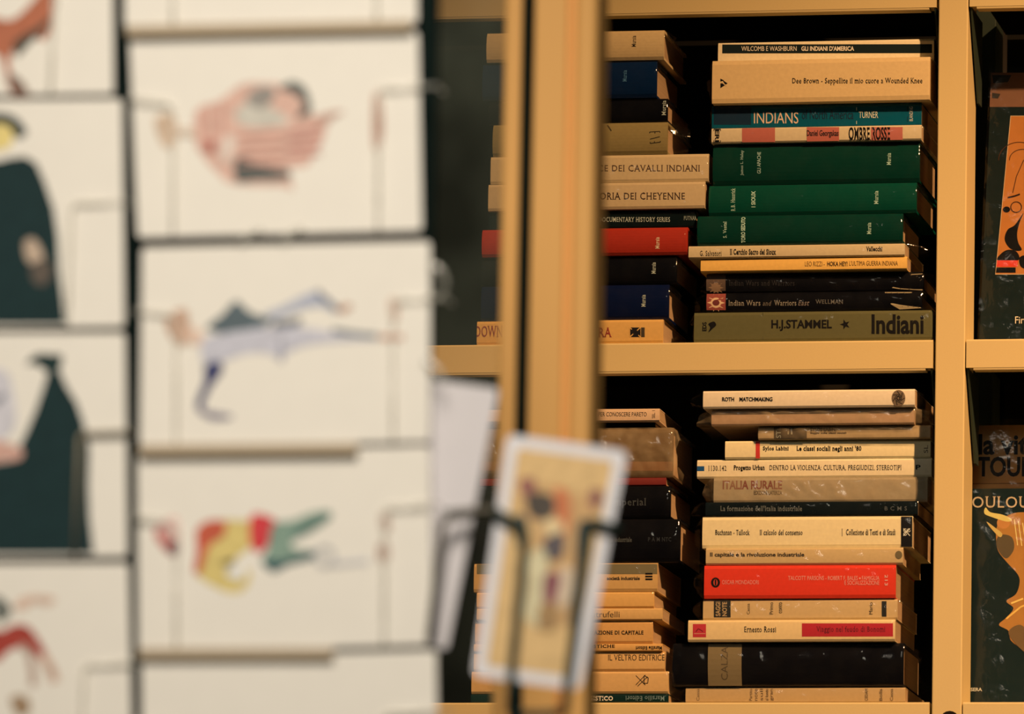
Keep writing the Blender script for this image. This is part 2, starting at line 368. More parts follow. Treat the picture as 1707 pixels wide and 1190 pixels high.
book(st, 'thin cream book with long black band and white capitals, topmost in its stack', 1197,1557,68,96,.028,(244,196,118),'paper',
     patches=[(1204,1554,74,89,(20,28,20))], texts=[('WILCOMB E WASHBURN',1236,1328,77,85,WHITE,''),("GLI INDIANI D'AMERICA",1336,1424,77,85,WHITE,'b')])
# ---- lower middle stack
st = dict(z=Z4, group='books in the tall stack on the lower shelf beside the post')
KRAFT = (190,135,70)
book(st, 'tan paper covered book with upright faint lettering, bottom of lower stack by post', 1143,1509,1146,1170,.014,KRAFT,'paper',
     texts=[(w_,x,x+5,1148,1168,(90,60,32),'v') for w_, x in (('Cassa',1161),('Partito',1249),('note',1258),('sull',1267),('al fondo',1276),('gran',1285),('CEDAM',1442),('Bolla',1466),('Cassa',1484))], wrap='film', e=(.016,.004))
book(st, 'very thick black book with tan paper label, lower stack beside the post', 1122,1506,1072,1144,.012,(7,6,6),'hard',
     patches=[(1181,1237,1073,1143,(124,92,48))], texts=[('CALZA',1203,1214,1078,1134,(78,56,30),'v')], wrap='film', e=(.004,.016), amp=.0008, rough=.8)
book(st, 'cream book with pink red title panel and small red square emblem', 1147,1492,1033,1069,.004,(236,176,96),'paper',
     patches=[(1155,1177,1040,1062,(196,46,40)),(1337,1489,1039,1061,(186,36,34))],
     texts=[('Ernesto Rossi',1241,1294,1044,1054,BLACK,'s'),('Viaggio nel feudo di Bonomi',1361,1476,1044,1056,(96,22,24),'s')],
     shapes=[('l',[(1160,1053),(1164,1048),(1168,1050),(1172,1053)],(110,20,20),1.5),('l',[(1157,1056),(1176,1056)],(226,150,90),.8)], wrap='film', e=(.003,.006), amp=.0005)
book(st, 'tan wrapped paperback with black block at its end directly below the bright red book', 1172,1496,999,1032,.010,(206,150,80),'paper',
     patches=[(1190,1218,1001,1029,(44,38,26)),(1470,1478,1002,1028,(40,34,24))],
     texts=[('SAGGI',1193,1201,1003,1027,(180,130,70),'bv'),('NOTE',1204,1212,1003,1027,(180,130,70),'bv'),('Cassa',1245,1250,1006,1024,(80,56,30),'v'),('Primo',1283,1289,1004,1024,(80,56,30),'v'),('conto',1298,1304,1004,1022,(80,56,30),'v'),('Mario',1449,1455,1004,1024,(80,56,30),'v')], wrap='film', e=(.012,.016), amp=.002)
book(st, 'bright red paperback with round black emblem and pale lettering', 1174,1493,942,997,.007,(226,50,22),'paper',
     texts=[('OSCAR MONDADORI',1204,1265,967,974,(235,130,90),''),('TALCOTT PARSONS - ROBERT F. BALES',1314,1430,960,967,(238,140,95),''),('FAMIGLIA',1437,1466,960,967,(238,140,95),''),('E SOCIALIZZAZIONE',1408,1466,968,975,(238,140,95),''),('213',1475,1480,958,976,(240,170,120),'d')],
     shapes=[('p',ellipse(1193,971,7.5,8.5),BLACK),('p',ellipse(1193,971,3.6,5.6),(200,60,30)),('l',[(1193,966),(1193,976)],BLACK,2.5),('p',ellipse(1433.5,964,1.6,1.6,8),(238,140,95))], wrap='film', e=(.010,.012), amp=.0009)
book(st, 'tan booklet in wrinkled plastic with black lettering directly above the bright red book', 1177,1505,913,941,.009,(206,152,82),'paper',
     texts=[('Il capitale e la rivoluzione industriale',1184,1341,921,930,(44,32,20),'b')], shapes=[('p',ellipse(1498,925,6,7),(110,84,44))], wrap='film', e=(.016,.010), amp=.002)
book(st, 'broad cream paperback with fine serif lettering and black end label with knot emblem', 1171,1521,861,912,.014,(244,190,112),'paper',
     patches=[(1502,1521,861,912,(16,15,12))], texts=[('Buchanan - Tullock',1193,1250,883,892,(40,28,18),'s'),('Il calcolo del consenso',1267,1338,883,892,(40,28,18),'s'),('Collezione di Testi e di Studi',1411,1493,882,892,(40,28,18),'s')],
     shapes=[('l',[(1404,881),(1404,894)],(90,62,34),.9),('l',[(1506,881),(1517,893)],(225,190,130),1.3),('l',[(1517,881),(1506,893)],(225,190,130),1.3),('l',ellipse(1509,884,2.6,2.6,9),(225,190,130),1),('l',ellipse(1515,884,2.6,2.6,9),(225,190,130),1),('l',ellipse(1509,890,2.6,2.6,9),(225,190,130),1)], wrap='film', e=(.008,.014), amp=.0006)
book(st, 'black paperback with dim grey lettering above the broad cream paperback', 1176,1530,836,860,.016,(12,18,14),'paper',
     texts=[("La formazione dell'Italia industriale",1201,1337,843,852,(118,104,76),'s'),('B C M S',1475,1512,844,851,(90,80,60),'s')], wrap='film', e=(.014,.012))
book(st, 'grey brown paperback in milky plastic with red and black capitals', 1190,1546,796,835,.026,(170,132,80),'paper',
     texts=[("ITALIA RURALE",1205,1304,801,816,(120,44,30),'b'),('EDIZIONI LATERZA',1257,1304,818,825,(26,20,14),'b')], wrap='milk', e=(.012,.001), amp=.002)
book(st, 'thin cream paperback with blue mark at its end and capitals along the spine', 1162,1553,765,795,.030,(246,194,118),'paper',
     patches=[(1162,1174,777,785,(24,70,88))], texts=[('1130.142',1181,1211,776,785,(60,44,26),'s'),('Progetto Urban',1223,1275,775,786,BLACK,'sb'),('DENTRO LA VIOLENZA: CULTURA, PREGIUDIZI, STEREOTIPI',1283,1503,775,785,(56,40,24),'s'),('P',1527,1535,775,783,(30,24,18),'b')],
     wrap='film', e=(.004,.001), amp=.0006)
book(st, 'short cream paperback with thin red bar and serif title', 1209,1551,734,764,.029,(248,192,112),'paper',
     patches=[(1260,1267,734,764,(206,50,32))], texts=[('Sylos Labini',1272,1315,744,753,BLACK,'sb'),("Le classi sociali negli anni '80",1328,1436,743,754,BLACK,'sb'),('SL',1540,1547,742,755,(40,30,20),'v')], wrap=None)
book(st, 'tan paperback with black numbered block, partly hidden in shiny plastic', 1264,1551,710,733,.023,(190,140,78),'paper',
     patches=[(1290,1345,709,734,(16,17,14))], texts=[('STL',1294,1302,712,730,(170,150,105),'v'),('II',1313,1321,714,724,(170,140,90),''),('SYLOS LABINI',1351,1394,713,719,(50,36,20),'b'),('Saggio sulle classi sociali',1351,1411,720,724,(50,36,20),'b')], shapes=[('l',[(1308,711),(1308,733)],(120,100,70),.8),('l',[(1327,711),(1327,733)],(120,100,70),.8)], wrap='milk', e=(.001,.0001))
book(st, 'brown paperback fully covered in folded milky plastic under the topmost book', 1186,1524,682,709,.016,(190,132,78),'paper', wrap='milk', e=(.014,.014), amp=.0025)
book(st, 'pale cream paperback with bold black capitals and round engraved emblem, topmost of lower stack', 1172,1525,650,679,.008,(250,192,124),'paper',
     texts=[('ROTH',1204,1224,662,669,BLACK,'b'),('MATCHMAKING',1233,1288,662,669,BLACK,'b')],
     shapes=[('p',ellipse(1498,664,11.5,14),(120,86,50))]+[('l',[(1498+10*math.cos(a),664+12*math.sin(a)),(1498+5*math.cos(a+1.2),664+6*math.sin(a+1.2)),(1498-3*math.cos(a),664-4*math.sin(a))],(36,26,16),1.3) for a in (0,.9,1.8,2.7,3.6,4.5,5.4)], wrap='film', e=(.012,.008), amp=.001)
# ---- upper left stack (partly behind the jamb)
st = dict(z=Z2, group='books in the stack on the upper shelf partly behind the door jamb')
NAVY = (4,14,32); LET = (190,170,120)
def mur(x, y0, y1, col=LET): return ('Mursia', x, x+7, y0, y1, col, 'sv')
book(st, 'orange paperback with red brown capitals and checked black emblem, bottom of stack behind jamb', 795,1105,534,571,.005,(226,150,62),'paper',
     texts=[('DOWN',793,838,543,562,(150,60,34),'s'),('ERA',990,1020,546,562,(150,44,28),'s')],
     patches=[(1050,1068,546,562,(24,18,14)),(1069,1075,546,562,(70,50,26))], shapes=[('l',[(1050,546),(1068,562)],(226,150,62),1.6),('l',[(1068,546),(1050,562)],(226,150,62),1.6),('l',[(1050,546),(1050,562)],(226,150,62),1.4)], wrap='film', e=(.002,.012), amp=.0006)
book(st, 'dark navy hardback in clear sleeve standing on the orange paperback', 803,1115,476,531,.010,NAVY,'hard', texts=[mur(1070,492,512)], wrap='film', e=(.004,.012), amp=.0005)
book(st, 'black hardback between the red hardback and the navy one', 803,1128,429,475,.012,(7,6,6),'hard', texts=[mur(1087,438,457)], wrap='film', e=(.004,.010), amp=.0005)
book(st, 'red hardback with pale upright publisher lettering behind the jamb', 804,1146,381,428,.006,(170,38,16),'hard', texts=[mur(1093,396,415,(240,190,120))], wrap='film', e=(.001,.001), amp=.0004)
book(st, 'thin black green book with small capitals directly above the red hardback', 815,1160,352,379,.012,(6,16,11),'paper',
     texts=[('A DOCUMENTARY HISTORY SERIES',990,1117,362,370,LET,'s'),('PUTNAM',1140,1162,360,367,(150,136,96),'s')], wrap='film', e=(.002,.001), amp=.0006)
book(st, 'lower of two wide cream books with serif capitals in torn plastic', 814,1175,305,350,.005,(208,156,90),'paper', depth=.16,
     texts=[('STORIA DEI CHEYENNE',984,1142,321,333,(60,34,18),'s')], wrap='film', e=(.003,.003), amp=.002)
book(st, 'upper of two wide cream books with serif capitals, reaching the green hardback', 818,1181,259,303,.007,(212,160,92),'paper', depth=.16,
     texts=[('TRACCE DEI CAVALLI INDIANI',958,1167,275,286,(84,52,28),'s')], wrap='film', e=(.003,.003), amp=.002)
book(st, 'khaki hardback with square line emblem resting on the two cream books', 822,1113,206,256,.008,(150,112,52),'hard',
     texts=[], shapes=[('l',[(1084,221),(1101,220),(1102,238),(1085,240),(1084,221)],(44,32,16),1.3),('l',[(1093,221),(1092,239)],(44,32,16),1.3),('l',[(1085,233),(1101,229)],(44,32,16),1.3),('l',[(1013,209),(1020,219)],(60,42,20),1.8)], wrap='film', e=(.002,.022), amp=.0008)
book(st, 'slim black hardback with grey upright lettering above the khaki hardback', 815,1113,167,203,.013,(7,6,6),'hard', texts=[('Mursia',1104,1111,168,193,LET,'sv')], wrap='film', e=(.002,.008), amp=.0005)
book(st, 'dark blue hardback with showing page edges, second from top behind jamb', 805,1095,104,162,.009,(5,28,44),'hard', texts=[mur(1039,118,137,(80,110,110))], wrap='film', e=(.004,.010), amp=.0008)
book(st, 'cream hardback with black upright lettering, topmost of stack behind jamb', 812,1107,53,92,.006,(220,162,88),'hard', texts=[('Mursia',1054,1061,60,79,BLACK,'sv')], wrap='film', e=(.004,.012), amp=.0012)
# ---- lower left stack
st = dict(z=Z4, group='books in the stack on the lower shelf partly behind the door jamb')
book(st, 'thin dark green book with pale capitals, bottom of lower stack behind jamb', 785,1114,1157,1171,.006,(10,34,22),'paper', texts=[('LOGISTICO',968,1022,1160,1168,WHITE,'sb'),('Marsilio Editori',1043,1108,1160,1168,(120,120,90),'su')], wrap='film', e=(.001,.004), amp=.0004)
OR = (220,144,62)
book(st, 'cream orange paperback with line emblem of crossed shape near its end', 786,1114,1119,1156,.007,(220,150,72),'paper',
     shapes=[('l',[(1060,1126),(1076,1142)],BLACK,1.2),('l',[(1063,1144),(1080,1128)],BLACK,1.2),('l',[(1060,1142),(1076,1125)],BLACK,1.2),('l',[(1074,1126),(1081,1130),(1080,1139),(1074,1139),(1074,1126)],BLACK,1.2)], wrap='film', e=(.002,.012), amp=.001)
book(st, 'cream orange paperback with bold black sans capitals above the crossed emblem', 790,1108,1087,1118,.009,(222,150,70),'paper', texts=[('IL VELTRO EDITRICE',1014,1108,1091,1101,BLACK,'')], wrap='film', e=(.002,.010), amp=.0006)
book(st, 'thin orange booklet with bold serif capitals and upside down lettering', 790,1104,1073,1086,.006,OR,'paper', texts=[('LINGUISTICHE',954,1025,1074,1080,BLACK,'sb'),('Marsilie Editori',1060,1104,1077,1083,BLACK,'sbu')])
book(st, 'orange paperback with small bold serif capitals in lower stack behind jamb', 792,1088,1036,1071,.008,(218,142,62),'paper', texts=[('ESPORTAZIONE DI CAPITALE',962,1073,1051,1058,BLACK,'sb')], wrap='film', e=(.002,.008), amp=.0008)
book(st, 'thin cream paperback with thin grey lower case lettering', 795,1104,1014,1034,.005,(216,148,70),'paper', texts=[('Cutrufelli',975,1033,1019,1029,(90,60,30),'')])
book(st, 'plain orange paperback with no lettering in view behind the jamb', 795,1090,987,1012,.007,(228,152,66),'paper', wrap='film', e=(.002,.006), amp=.001)
book(st, 'khaki paperback with small dark lettering and block numeral under black book', 790,1096,939,985,.008,(214,146,68),'paper', patches=[(795,1096,940,957,(120,94,50))], texts=[('società industriale',1012,1067,961,967,(40,28,16),'b'),('III',1076,1088,955,967,BLACK,'bv')], wrap='film', e=(.002,.004), amp=.001)
book(st, 'thick black paperback with dim lettering and pale lower edge', 792,1134,866,937,.010,(7,6,6),'hard', texts=[('La rivoluzione industriale',985,1054,896,904,(96,84,60),'s'),('P A M NTC',1081,1120,896,903,(50,46,36),'s')], wrap='film', e=(.010,.004), amp=.0008)
book(st, 'black hardback with dim grey serif lettering above the thick black paperback', 795,1118,811,864,.012,(7,6,6),'hard', texts=[('imperial',1020,1078,831,847,(70,62,46),'s')], wrap='film', e=(.004,.006), amp=.0005)
book(st, 'thin dark red booklet peeking out below the brown wrapped book', 800,1110,797,809,.012,(120,36,22),'paper', wrap=None)
book(st, 'thick brown book in glinting loose plastic near the top of stack behind jamb', 800,1122,714,795,.014,(112,74,34),'hard', patches=[(800,1122,770,785,(150,92,44))], wrap='milk', e=(.006,.003), amp=.003)
book(st, 'slim black filler in the dark gap under the cream booklet in lower stack behind jamb', 805,1092,706,713,.014,(8,8,6),'paper')  # black slab paints the dark gap between the books
book(st, 'thin cream booklet with black sans capitals, topmost of lower stack behind jamb', 805,1099,682,705,.006,(224,160,96),'paper', texts=[('PER CONOSCERE PARETO',998,1078,687,694,BLACK,''),('SEL. 1',1087,1092,684,697,(60,40,24),'v')])

# ------------------------------------------------------------------ art books standing face out on the other bay
def face_book(name, label, c4, r, lean, tk, parts, colr, zbase):
    """Standing book; c4 = (x0 at top, x0 at bottom, x1, yt, yb) in photograph pixels; lean tilts it back."""
    x0t, x0b, x1, yt, yb = c4
    o0 = W(x0b, yb, r); o0.z = zbase+.0008+tk*math.sin(math.radians(lean))
    root = empty(name, o0, 0); root.rotation_euler = (-math.radians(lean), math.radians(0), 0)
    tag(root, label, 'book', 'art books standing face out beyond the post')
    def loc(px, py):
        p = W(px, py, r); return (p.x-o0.x, p.z-o0.z)
    mb = MB(); cm = mat(key(*colr), .38, .10, 120, .06, 'glossy_cover')
    a, bq, cq, dq = loc(x0b, yb), loc(x1, yb), loc(x1+(x0t-x0b), yt), loc(x0t, yt)
    def slab(y0, y1, m, ins=0):
        q = [(a[0]+ins,ins if ins else 0),(bq[0]-ins,ins),(cq[0]-ins,cq[1]-ins),(dq[0]+ins,cq[1]-ins)]
        return [(x,y0,z) for x,z in q]+[(x,y1,z) for x,z in q], [(0,1,2,3),(7,6,5,4),(0,4,5,1),(1,5,6,2),(2,6,7,3),(3,7,4,0)]
    mb.add(*slab(0, .0026, cm), cm); mb.add(*slab(tk-.0026, tk, cm), cm)
    off = [.0001]
    for kind_, pts, col2, *ex in parts:
        off[0] += .00004
        if kind_ == 'p': P, F = tri_fill(pts)
        elif kind_ == 'l': P, F = strokes(pts, ex[0])
        else: P, F = letter_px(pts, *ex)
        mb.add([(lambda q: (q[0], -off[0], q[1]))(loc(*p)) for p in P], F, mat(key(*col2), .38, .1, 90, .05, 'print'))
    mb.build('cover', root)
    pb = MB(); pb.add(*slab(.0027, tk-.0027, None, .003), pages_mat(PG)); pb.build('page_block', root)
    nx, nz = 40, 60; vs = []; fs = []; sd = len(label)
    for i in range(nx+1):
        for j in range(nz+1):
            u, v = i/nx, j/nz
            x = a[0]-.002+(bq[0]-a[0]+.004)*u+(dq[0]-a[0])*v; z = -.0+(dq[1]+.004)*v
            d = .0012+.0030*abs(noise.noise(Vector((x*22+sd, z*16+x*14, sd))))+.0012*abs(noise.noise(Vector((x*80, z*60-x*40, sd))))
            vs.append((x, -d, z))
    for i in range(nx):
        for j in range(nz):
            k = i*(nz+1)+j; fs.append((k, k+nz+1, k+nz+2, k+1))
    wo = mesh_obj('plastic_wrap', vs, fs, FILM, None, root, True); wo['label'] = 'creased clear plastic wrap'
    return root
ORG = (180,98,34)
crescent = smoothpoly([(1704,352),(1690,372),(1678,380),(1673,396),(1680,410),(1692,416),(1702,414),(1696,402),(1694,386),(1698,368)])
face_book('art_book', 'tall dark green art book with orange abstract picture on the upper shelf beyond post',
    (1649,1632,2010,112,563), .075, 4, .022,
    [('p',[(1648,114),(2020,114),(2018,172),(1646,172)],(120,72,40)),('p',[(1650,118),(1682,118),(1676,130),(1652,132)],(40,34,24)),('p',[(1650,148),(1664,150),(1660,158),(1650,157)],(52,40,26)),
     ('p',[(1681,187),(1985,187),(1965,456),(1658,456)],(196,146,86)),('p',[(1682,188),(1983,188),(1963,455),(1659,455)],ORG),
     ('p',crescent,BLACK),('p',smoothpoly([(1662,432),(1668,420),(1680,414),(1694,418),(1696,432)]),BLACK),('p',[(1661,432),(1696,432),(1695,443),(1660,443)],(206,52,24)),('p',[(1660,444),(1692,444),(1692,453),(1659,453)],BLACK),
     ('p',smoothpoly([(1698,428),(1708,424),(1716,436),(1710,446),(1700,442)]),BLACK),
     ('l',[(1680+34*math.sin(t)+16, 262-30*math.cos(t)) for t in [k*.15-1.6 for k in range(22)]],(70,36,14),1.2),('l',[(1684+22*math.sin(t)+18, 262-18*math.cos(t)) for t in [k*.2-1.6 for k in range(16)]],(70,36,14),1.2),
     ('l',[(1704,262),(1692,290),(1686,318)],(70,36,14),1.2),('l',ellipse(1692,342,9,9,20)+[(1701,342)],(40,20,10),1.4),('p',ellipse(1676,346,6,5),BLACK),
     ('l',[(1678,326),(1690,323),(1698,320)],(30,16,10),2.4),
     ('t','Firenze',(222,180,120),1692,1733,527,539,'')], (10,22,15), Z2)
face_book('art_book', 'orange yellow art book with heavy black lettering, behind the ochre figure one',
    (1613,1614,1980,700,1165), .110, 4, .018,
    [('t','la vita',(20,14,10),1627,1728,718,753,'b'),('t','TOULOUSE',(20,14,10),1625,1800,756,790,'b'),('l',[(1618,802),(2000,798)],(120,72,30),1.4)], (206,134,58), Z4)
face_book('art_book', 'dark green art book with ochre painted figure and thin pale capitals on the lower shelf',
    (1612,1611,1960,808,1167), .084, 4, .022,
    [('t','TOULOUSE',(196,150,92),1600,1740,823,843,'s'),
     ('p',smoothpoly([(1660,872),(1676,856),(1700,850),(1730,856),(1760,880),(1770,930),(1768,1010),(1750,1080),(1722,1092),(1702,1080),(1684,1066),(1680,1050),(1664,1040),(1676,1028),(1688,1012),(1676,1000),(1692,988),(1698,968),(1694,954),(1676,934),(1662,916),(1658,896)]),(172,104,36)),
     ('p',smoothpoly([(1658,900),(1666,888),(1684,892),(1688,912),(1676,928),(1664,918)]),(90,66,34)),('p',ellipse(1670,868,11,10),(190,112,44)),
     ('p',smoothpoly([(1640,842),(1648,850),(1668,854),(1684,862),(1676,866),(1650,858),(1638,852)]),(214,170,74)),('p',smoothpoly([(1642,866),(1656,876),(1668,886),(1664,892),(1650,878)]),(200,150,64)),
     ]+[('l',[(1688+7*k,862+3*k),(1694+7*k,906+k)],(226,176,84),1.6) for k in range(4)]+
    [('l',[(1676,1030),(1700,1010),(1726,1000)],(226,160,60),3),('l',[(1684,1004),(1704,996)],(230,170,70),3),('p',smoothpoly([(1680,1052),(1700,1040),(1716,1060),(1716,1090),(1694,1074)]),(110,74,34)),
     ('t','LA SERA',(196,164,110),1606,1637,1146,1152,'b')], (9,24,16), Z4)

# ------------------------------------------------------------------ shop front: door jamb and window
FR = mat(day(246,178,96), .38, .03, 400, .02, 'tan_enamel'); FR_SHADE = mat((.02,.035,.025), .7, .1, 100, 0, 'gap_shade')  # the dark one paints the shade in the gap beside the frame
def FX(px): return W(px, 350, YF).x
zlo, zhi = 0, 2.6
b = MB(); x0, x1 = FX(885), FX(941)
b.bevelbox(x0, x1, YF, YF+.045, zlo, zhi, FR, .002)
b.bevelbox(x1-.001, FX(954), YF+.006, YF+.045, zlo, zhi, FR, .001)
# rounded bead
cxb, rb = (FX(951)+FX(990))/2, (FX(990)-FX(951))/2; pf = [(cxb+rb*math.cos(math.pi+math.pi*k/10), YF+.006+rb*.8*math.sin(math.pi+math.pi*k/10)) for k in range(11)]
pts = [(FX(951), YF+.045)]+pf+[(FX(990), YF+.045)]; n = len(pts)
b.add([(x,y,zlo) for x,y in pts]+[(x,y,zhi) for x,y in pts], [(j,(j+1)%n,n+(j+1)%n,n+j) for j in range(n)]+[tuple(range(n))[::-1],tuple(range(n,2*n))], FR)
struct(b.build('trim_1', smooth=False))
win = empty('window_1', (FX(850), YF+.02, 0)); struct(win); wo = win.location.copy()
b = MB(); xs0, xs1 = FX(832), FX(861)
cxb, rb = (xs0+xs1)/2, (xs1-xs0)/2; pf = [(cxb+rb*math.cos(math.pi+math.pi*k/12), YF+.010+rb*.5*math.sin(math.pi+math.pi*k/12)) for k in range(13)]
pts = [(xs0, YF+.045)]+pf+[(xs1, YF+.045)]; n = len(pts)
b.add([(x,y,zlo) for x,y in pts]+[(x,y,zhi) for x,y in pts], [(j,(j+1)%n,n+(j+1)%n,n+j) for j in range(n)]+[tuple(range(n))[::-1],tuple(range(n,2*n))], FR)
b.box(xs1, FX(885), YF+.043, YF+.048, zlo, zhi, FR_SHADE); b.box(xs1+.0001, xs1+.0016, YF+.009, YF+.0455, zlo, zhi, FR_SHADE)
o = b.build('window_frame', None); o.data.transform(Matrix.Translation(-wo)); o.parent = win
b = MB(); b.box(xs0-1.2, xs0+.004, YF+.025, YF+.029, .3, zhi, GLASS); o = b.build('window_pane'); o.data.transform(Matrix.Translation(-wo)); o.parent = win

# ------------------------------------------------------------------ postcard rack and cards
def card(name, label, cat, c4, Y, colr, shapes, group=None, border=None, tk=.0006, rad=8):
    """A printed card: c4 = TL, TR, BR, BL pixels on the plane y = Y; shapes are its print."""
    TL, TR, BR, BL = [Vector(p) for p in c4]
    def rr(ins=0, rad=rad):
        q = []; P = [TL, TR, BR, BL]
        for k in range(4):
            p, a, n_ = P[k], P[k-1], P[(k+1) % 4]
            da, dn = (a-p).normalized(), (n_-p).normalized(); p2 = p+(da+dn)*ins
            for t in range(5):
                u = t/4; q.append(p2+da*rad*(1-u)**2+dn*rad*u**2)
        return q
    org = W(*((BL+BR)/2), Y); mb = MB(); cm = mat(day(*colr), .5, .03, 60, .02, 'card_stock')
    o2 = [W(*p, Y) for p in rr()]; n = len(o2)
    mb.add([p for p in o2]+[p+Vector((0,tk,0)) for p in o2], [tuple(range(n)), tuple(range(n,2*n))[::-1]]+[(j,n+j,n+(j+1)%n,(j+1)%n) for j in range(n)], cm)
    off = [.0001]
    def put(P, F, colr):
        off[0] += .00004; mb.add([W(*p, Y)-Vector((0,off[0],0)) for p in P], F, mat(day(*colr), .5, .34, 110, .02, 'print_ink'))
    if border: put(*tri_fill(rr(border[0], rad*.6)), border[1])
    for kind_, pts, col2, *ex in shapes:
        if kind_ == 'p': put(*tri_fill(smoothpoly(pts)), col2)
        elif kind_ == 'q': put(*tri_fill(pts), col2)
        elif kind_ == 'l': put(*strokes(pts, ex[0]), col2)
    return tag(mb.build(name, None, org), label, cat, group)
def zz(x0, y0, k, lst): return [(x0+x*k, y0+y*k) for x, y in lst]
def tr(x0, y0, k, shapes): return [(sh[0], zz(x0, y0, k, sh[1]), *([sh[2]]+[v*k for v in sh[3:]])) for sh in shapes]
CARD = (234,222,196)
G2 = 'landscape costume postcards in the wide column of the rack'; G1 = 'portrait costume postcards in the narrow column of the rack'
card('postcard','blank cream card edge, highest landscape postcard in the wide column','postcard',[(206,-290),(692,-300),(696,38),(208,46)],YR,CARD,[],G2)
PK, DK, LT = (214,172,146), (92,94,84), (200,190,166)
card('postcard','landscape postcard of a figure in pink striped costume lying sideways','postcard',[(216,62),(697,53),(703,384),(230,396)],YR,CARD,tr(200,30,.3193,[
    ('p',[(400,480),(520,430),(640,345),(760,340),(860,350),(960,420),(1000,500),(1080,530),(1060,640),(1020,700),(980,770),(880,790),(900,860),(900,910),(860,880),(600,870),(500,800),(430,720),(390,640)],PK),
    ('p',[(600,500),(700,430),(860,510),(880,550),(760,570),(640,560)],LT),('p',[(660,440),(700,370),(790,360),(810,410),(740,470)],(150,140,124)),
    ('p',[(830,370),(900,330),(970,370),(1000,470),(980,510),(920,520),(960,450),(900,390)],DK),('p',[(600,740),(650,740),(760,780),(880,800),(870,840),(700,850),(610,850)],DK),
    ('p',[(180,540),(230,500),(290,520),(300,620),(280,680),(220,660)],(206,176,142)),('p',[(1000,530),(1100,490),(1170,490),(1120,520),(1060,560)],(190,150,126)),
    ('p',[(520,640),(600,620),(590,700),(540,760)],(226,206,180))]+[('l',[(410+60*k,480-20*k),(430+55*k,690+15*k)],(192,124,106),9) for k in range(3)]+
    [('l',[(880,600+40*k),(1050,570+45*k)],(188,118,104),11) for k in range(4)]+[('l',[(620,620+50*k),(860,600+55*k)],(198,138,116),9) for k in range(4)]+
    [('l',[(480,640),(470,700)],(170,80,64),40),('p',[(1325,420),(1360,400),(1375,560),(1360,670),(1325,670)],(176,120,92)),('l',[(300,590),(400,600)],(214,190,160),40)]),G2)
BL1, BL2, BL3 = (96,108,116), (196,190,186), (64,66,96)
card('postcard','landscape postcard of a thin figure in blue grey clothes with one arm hanging','postcard',[(237,413),(717,402),(716,735),(233,746)],YR-.001,CARD,tr(200,380,.328,[
    ('p',[(440,510),(520,440),(590,370),(650,420),(720,450),(780,460),(700,520),(560,540)],(92,102,100)),
    ('p',[(430,560),(560,530),(800,500),(960,510),(1100,530),(1290,545),(1290,570),(1100,580),(940,600),(850,640),(820,680),(760,640),(640,640),(520,680),(430,690),(410,620)],BL2),
    ('p',[(430,700),(510,680),(520,730),(470,800),(430,880),(420,920),(385,910),(400,850),(430,770)],BL3),('p',[(395,900),(450,930),(560,950),(560,970),(470,975),(400,935)],(120,112,122)),
    ('p',[(730,440),(820,400),(900,360),(990,320),(1040,340),(1100,400),(1090,430),(1020,400),(900,420),(800,460)],(176,176,178)),('l',[(1000,320),(1050,370),(1110,415)],(100,104,112),24),('p',[(1100,420),(1150,385),(1180,400),(1140,430)],(186,140,110)),
    ('l',[(780,490),(860,490),(920,470)],(96,100,104),36),('l',[(1080,520),(1200,540),(1310,550)],(88,100,104),22),('l',[(820,560),(820,680)],(150,146,146),18),
    ('p',[(230,470),(280,420),(340,420),(350,500),(330,590),(290,590),(250,540)],(190,150,118)),('p',[(350,500),(420,530),(410,590),(340,580)],(222,190,160)),
    ('l',[(1320,555),(1440,555)],(196,140,110),24),('p',[(1370,370),(1410,370),(1410,470),(1380,470)],(196,150,120))]),G2)
card('postcard','landscape postcard of a figure in yellow top, red sash and green trousers','postcard',[(229,757),(716,743),(721,1074),(231,1088)],YR,CARD,tr(200,730,.3193,[
    ('p',[(410,480),(500,430),(640,430),(700,440),(690,560),(600,640),(680,700),(660,780),(590,810),(480,770),(390,700),(400,600)],(216,190,112)),
    ('p',[(400,480),(470,430),(550,440),(540,510),(470,560),(440,640),(420,700),(385,700),(400,590)],(196,92,64)),
    ('p',[(690,400),(800,420),(810,470),(770,560),(720,600),(680,540)],(206,64,64)),
    ('p',[(800,450),(900,430),(1000,390),(1090,380),(1100,420),(1000,490),(900,540),(920,580),(1010,590),(1000,630),(860,660),(800,690),(740,650),(770,580)],(132,152,128)),
    ('p',[(740,640),(860,640),(1010,590),(1010,630),(880,665),(800,700)],(56,88,86)),('l',[(900,510),(1000,460),(1090,400)],(86,112,98),36),
    ('p',[(180,500),(230,440),(300,430),(310,540),(300,610),(250,600)],(200,110,96)),('p',[(250,560),(300,540),(305,610),(265,605)],(86,36,50)),('p',[(200,450),(280,410),(305,430),(300,520),(250,530)],(222,180,160)),
    ('p',[(530,650),(600,630),(570,665)],(70,66,60)),('p',[(570,680),(650,660),(640,740),(560,720)],(232,224,204)),
    ('l',ellipse(1070,620,44,50,16)+[(1114,620)],(180,176,166),20),('l',[(1110,660),(1300,640)],(206,200,188),24),('p',[(1360,400),(1400,400),(1410,480),(1370,490)],(176,140,116)),('p',[(1350,560),(1400,550),(1400,640),(1350,640)],(180,144,120))]),G2)
card('postcard','blank cream landscape postcard, lowest in the wide column of the rack','postcard',[(236,1099),(727,1084),(731,1420),(238,1434)],YR-.001,CARD,[],G2)
